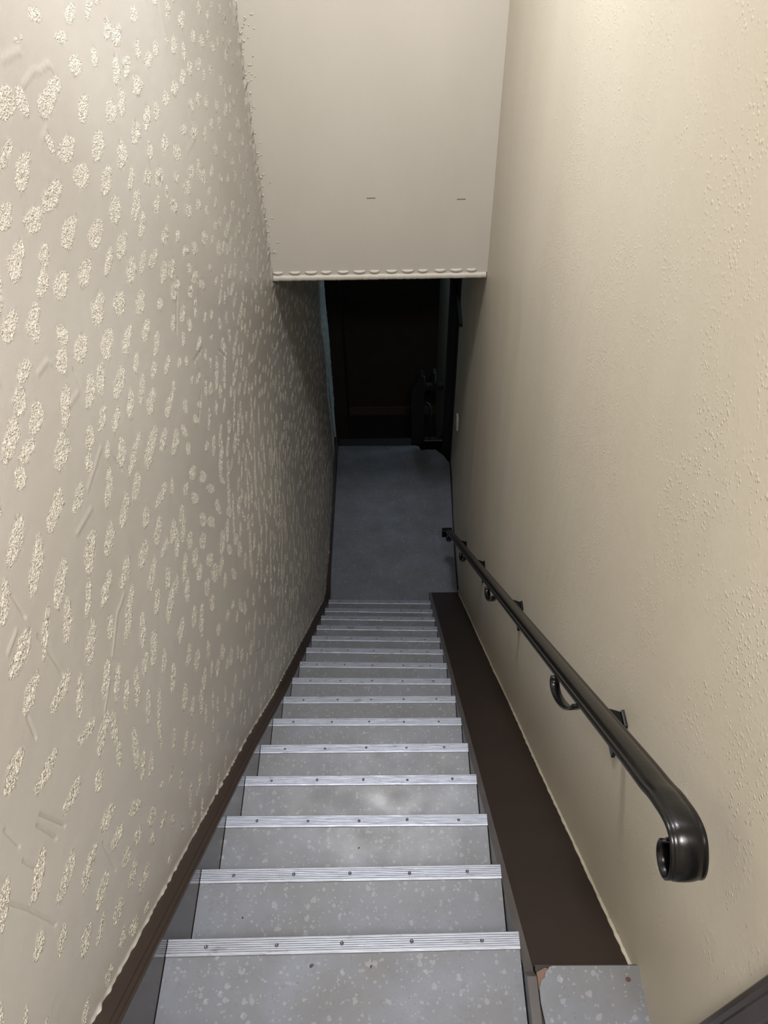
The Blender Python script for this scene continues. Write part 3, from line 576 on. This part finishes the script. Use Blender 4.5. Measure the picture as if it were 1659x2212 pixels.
# section: a = across (X), b = depth below the top surface; flat moulded bar with a raised rounded crown
SEC = [(-.028,-.007),(-.0265,-.003),(-.022,-.0025),(-.0195,-.0035),(-.017,-.001),(-.010,.0015),(0,.0025),(.010,.0015),(.017,-.001),(.0195,-.0035),(.022,-.0025),(.0265,-.003),(.028,-.007),
       (.027,-.012),(.016,-.0145),(0,-.0155),(-.016,-.0145),(-.027,-.012)]
def rail_frame(i):
    d = (RP[min(i+1, len(RP)-1)]-RP[max(i-1, 0)]).normalized()
    n = Vector((0, -d.z, d.y)); n = -n                          # outward normal: up on the straight, away from the scroll's eye on the curl
    return Vector(((XA+XB)/2, RP[i].y, RP[i].z)), Vector((1,0,0)), n
def rail_bm():
    def sec(i):
        t = min(1, max(0, (i-(len(RP)-64))/34))            # the bar is hammered thinner as it curls
        return [(a, b*(1-.5*t)) for a, b in SEC]
    return bm_sweep(RP, sec, None, rail_frame)
ro = obj('rail', rail_bm(), M['rail'], hrail, True)
# lower end: short return plate
bm = bm_box(.905, .985, 3.60, 3.64, .795-3.62*S-.075, .795-3.62*S-.002); bev(bm, .004, 2)
obj('end_block', bm, M['rail'], hrail)
for yb in (.372, 1.40, 2.36, 3.20):                           # wrought brackets
    zb = -yb*S
    plate = obj('bracket', bev(bm_box(XR-.009, XR+.002, yb-.021, yb+.021, zb+.555, zb+.715), .003, 2), M['rail'], hrail)
    # flat arm: out from the plate's top, under the rail
    arm = [(XR-.003, .706), (XR-.012, .714), (.985, .742), (.958, .778), (.950, .778), (.976, .736), (XR-.014, .704), (XR-.003, .698)]
    a = bm_prism([(x, zb+h) for x, h in arm], 'y', yb-.016, yb+.016)
    o = obj('bracket_arm', a, M['rail'], plate)
    yk = yb+.15                                              # decorative loop hanging below the rail towards the lower side
    pts = []
    for k in range(17):
        th = PI*(.02+.96*k/16)
        s = math.cos(th)
        yy = yb+.085+.085*s; 
        pts.append((.93-.004*math.sin(th), yy, .778-yy*S-.058*math.sin(th)))
    def fr(i, pts=[Vector(q) for q in pts]):
        d = (pts[min(i+1, 16)]-pts[max(i-1, 0)]).normalized(); return pts[i], Vector((1,0,0)), d.cross(Vector((1,0,0))).normalized()
    bm = bm_sweep(pts, [(-.011,-.0032),(.011,-.0032),(.0125,0),(.011,.0032),(-.011,.0032),(-.0125,0)], None, fr)
    obj('bracket_loop', bm, M['rail'], plate, True)

# ---------------------------------------------------------------- lower landing, doorway, balustrade
tag(obj('ceiling_lower', bm_box(-.35, 1.3, YH+.13, 7.6, ZH, ZH+.1), M['ceil']), None, None, None, 'structure')
door = tag(empty('door_1', (1.05, 5.1, ZL)), 'dark timber door post standing at the landing edge beside the cream wall', None, None, 'structure')
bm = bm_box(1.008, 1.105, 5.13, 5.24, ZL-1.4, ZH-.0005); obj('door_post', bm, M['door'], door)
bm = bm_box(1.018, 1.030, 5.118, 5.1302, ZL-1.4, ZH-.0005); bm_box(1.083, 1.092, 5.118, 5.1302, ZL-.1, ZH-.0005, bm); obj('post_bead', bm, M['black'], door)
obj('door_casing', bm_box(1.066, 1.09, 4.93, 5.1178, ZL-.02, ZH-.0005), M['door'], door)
tag(obj('trim_3', bm_box(1.046, 1.080, 4.62, 5.1178, -1.470, -1.440), M['door']), 'thin dark strip on the cream wall beside the door post', None, None, 'structure')
bm = bm_box(XR+.026, XR+.1, 5.62, 7.5, ZL-1.45, ZH)
tag(obj('wall_right_lower', bm, M['cream']), None, None, None, 'structure')
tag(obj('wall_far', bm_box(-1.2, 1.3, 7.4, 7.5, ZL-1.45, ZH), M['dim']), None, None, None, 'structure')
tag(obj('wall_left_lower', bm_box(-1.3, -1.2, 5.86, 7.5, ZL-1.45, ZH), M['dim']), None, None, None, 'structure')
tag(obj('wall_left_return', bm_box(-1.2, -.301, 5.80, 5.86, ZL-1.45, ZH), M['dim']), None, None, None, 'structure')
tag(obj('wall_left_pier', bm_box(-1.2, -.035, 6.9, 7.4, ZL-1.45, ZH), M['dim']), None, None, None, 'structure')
tag(obj('ceiling_side', bm_box(-1.3, -.35, 5.4, 7.5, ZH, ZH+.1), M['ceil']), None, None, None, 'structure')
ZF = ZL-1.40
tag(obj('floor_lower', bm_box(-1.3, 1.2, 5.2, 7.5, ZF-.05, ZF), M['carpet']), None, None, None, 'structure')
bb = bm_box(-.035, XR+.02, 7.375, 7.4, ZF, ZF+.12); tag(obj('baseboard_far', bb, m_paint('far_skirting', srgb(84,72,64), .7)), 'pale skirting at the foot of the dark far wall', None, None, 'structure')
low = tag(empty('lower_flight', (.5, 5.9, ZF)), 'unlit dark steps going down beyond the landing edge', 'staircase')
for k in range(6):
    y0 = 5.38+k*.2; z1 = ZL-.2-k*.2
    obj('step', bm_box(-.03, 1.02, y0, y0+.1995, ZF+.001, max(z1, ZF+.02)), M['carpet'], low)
bal = tag(empty('balustrade', (.85, 5.32, ZL)), 'black newel post and short rails guarding the landing edge in the dark', 'balustrade')
# newel post with a sloped shoulder on its left
pz = ZL-.25
bm = bm_prism([(.712,pz),(.828,pz),(.820,ZL+.62),(.822,ZL+.835),(.782,ZL+.845),(.760,ZL+.77),(.708,ZL+.67),(.700,ZL+.56)], 'y', 5.26, 5.36); bev(bm, .006, 1)
obj('newel_post', bm, M['black'], bal)
obj('top_rail', bev(bm_box(.82, 1.01, 5.28, 5.33, ZL+.66, ZL+.715), .006, 2), M['black'], bal)
obj('bottom_rail', bev(bm_box(.825, 1.008, 5.27, 5.33, ZL-.25, ZL+.04), .005, 1), M['black'], bal)
pts = [(.825, 5.3, ZL+.50), (.85, 5.3, ZL+.498), (.872, 5.3, ZL+.475), (.884, 5.3, ZL+.43), (.886, 5.3, ZL+.30), (.886, 5.3, ZL+.03)]
obj('bent_baluster', tube(pts, .0085), M['black'], bal, True)
# flat sloping side rail seen end-on, running down with the lower flight
bm = bmesh.new()
pr = [(5.3, ZL+.87), (5.36, ZL+.80), (6.6, ZL-.42), (6.6, ZL-1.05), (5.3, ZL+.02)]
bm = bm_prism([(5.28, ZL+.86), (5.33, ZL+.87), (6.5, ZL-.30), (6.5, ZL-.42), (5.35, ZL+.70), (5.28, ZL+.70)], 'x', .895, .925); bev(bm, .004, 1)
obj('side_rail', bm, M['black'], bal)
bm = bm_prism([(5.30, ZL+.10), (6.55, ZL-1.10), (6.55, ZF+.002), (5.30, ZL-.3)], 'x', 1.022, 1.06)
tag(obj('lower_stringer', bm, M['black']), 'black side board against the right wall below the landing edge', 'stringer')
# small switch plate on the right wall
sw = tag(empty('switch_plate', (XR, 4.45, ZL+.98)), 'small pale switch plate on the cream wall near the door post', 'switch')
obj('plate', bev(bm_box(XR+.000, XR+.016, 4.405, 4.49, ZL+.925, ZL+1.045), .003, 2), M['white'], sw)
obj('rocker', bev(bm_box(XR-.003, XR+.001, 4.435, 4.46, ZL+.96, ZL+1.01), .001, 1), M['white'], sw)

# bits of grit on the treads
def crumb(x, y, z, r, lab, a):
    bm = bmesh.new(); bmesh.ops.create_icosphere(bm, subdivisions=1, radius=1)
    q = random.Random(int(x*1000))
    for v in bm.verts: v.co *= q.uniform(.75, 1.2)
    bmesh.ops.transform(bm, matrix=Matrix.Translation((x, y, z+r*.35)) @ Matrix.Rotation(a, 4, 'Z') @ Matrix.Diagonal((r*1.8, r, r*.45, 1)), verts=bm.verts)
    tag(obj('grit', bm, M['black']), lab, 'debris', 'specks of grit on the upper treads')
crumb(.333, -.040, -.0015, .0034, 'largest black speck of grit on the top step just behind its nosing', .3)
crumb(.467, -.042, -.0015, .0022, 'small black speck on the top step, right of the largest speck', 1.2)
crumb(.412, .372, -2*RISE-.0015, .0020, 'lone black speck near the middle of the third step', .6)
crumb(.125, .12, -RISE-.0015, .0020, 'small black speck on the left part of the second step', 1.4)
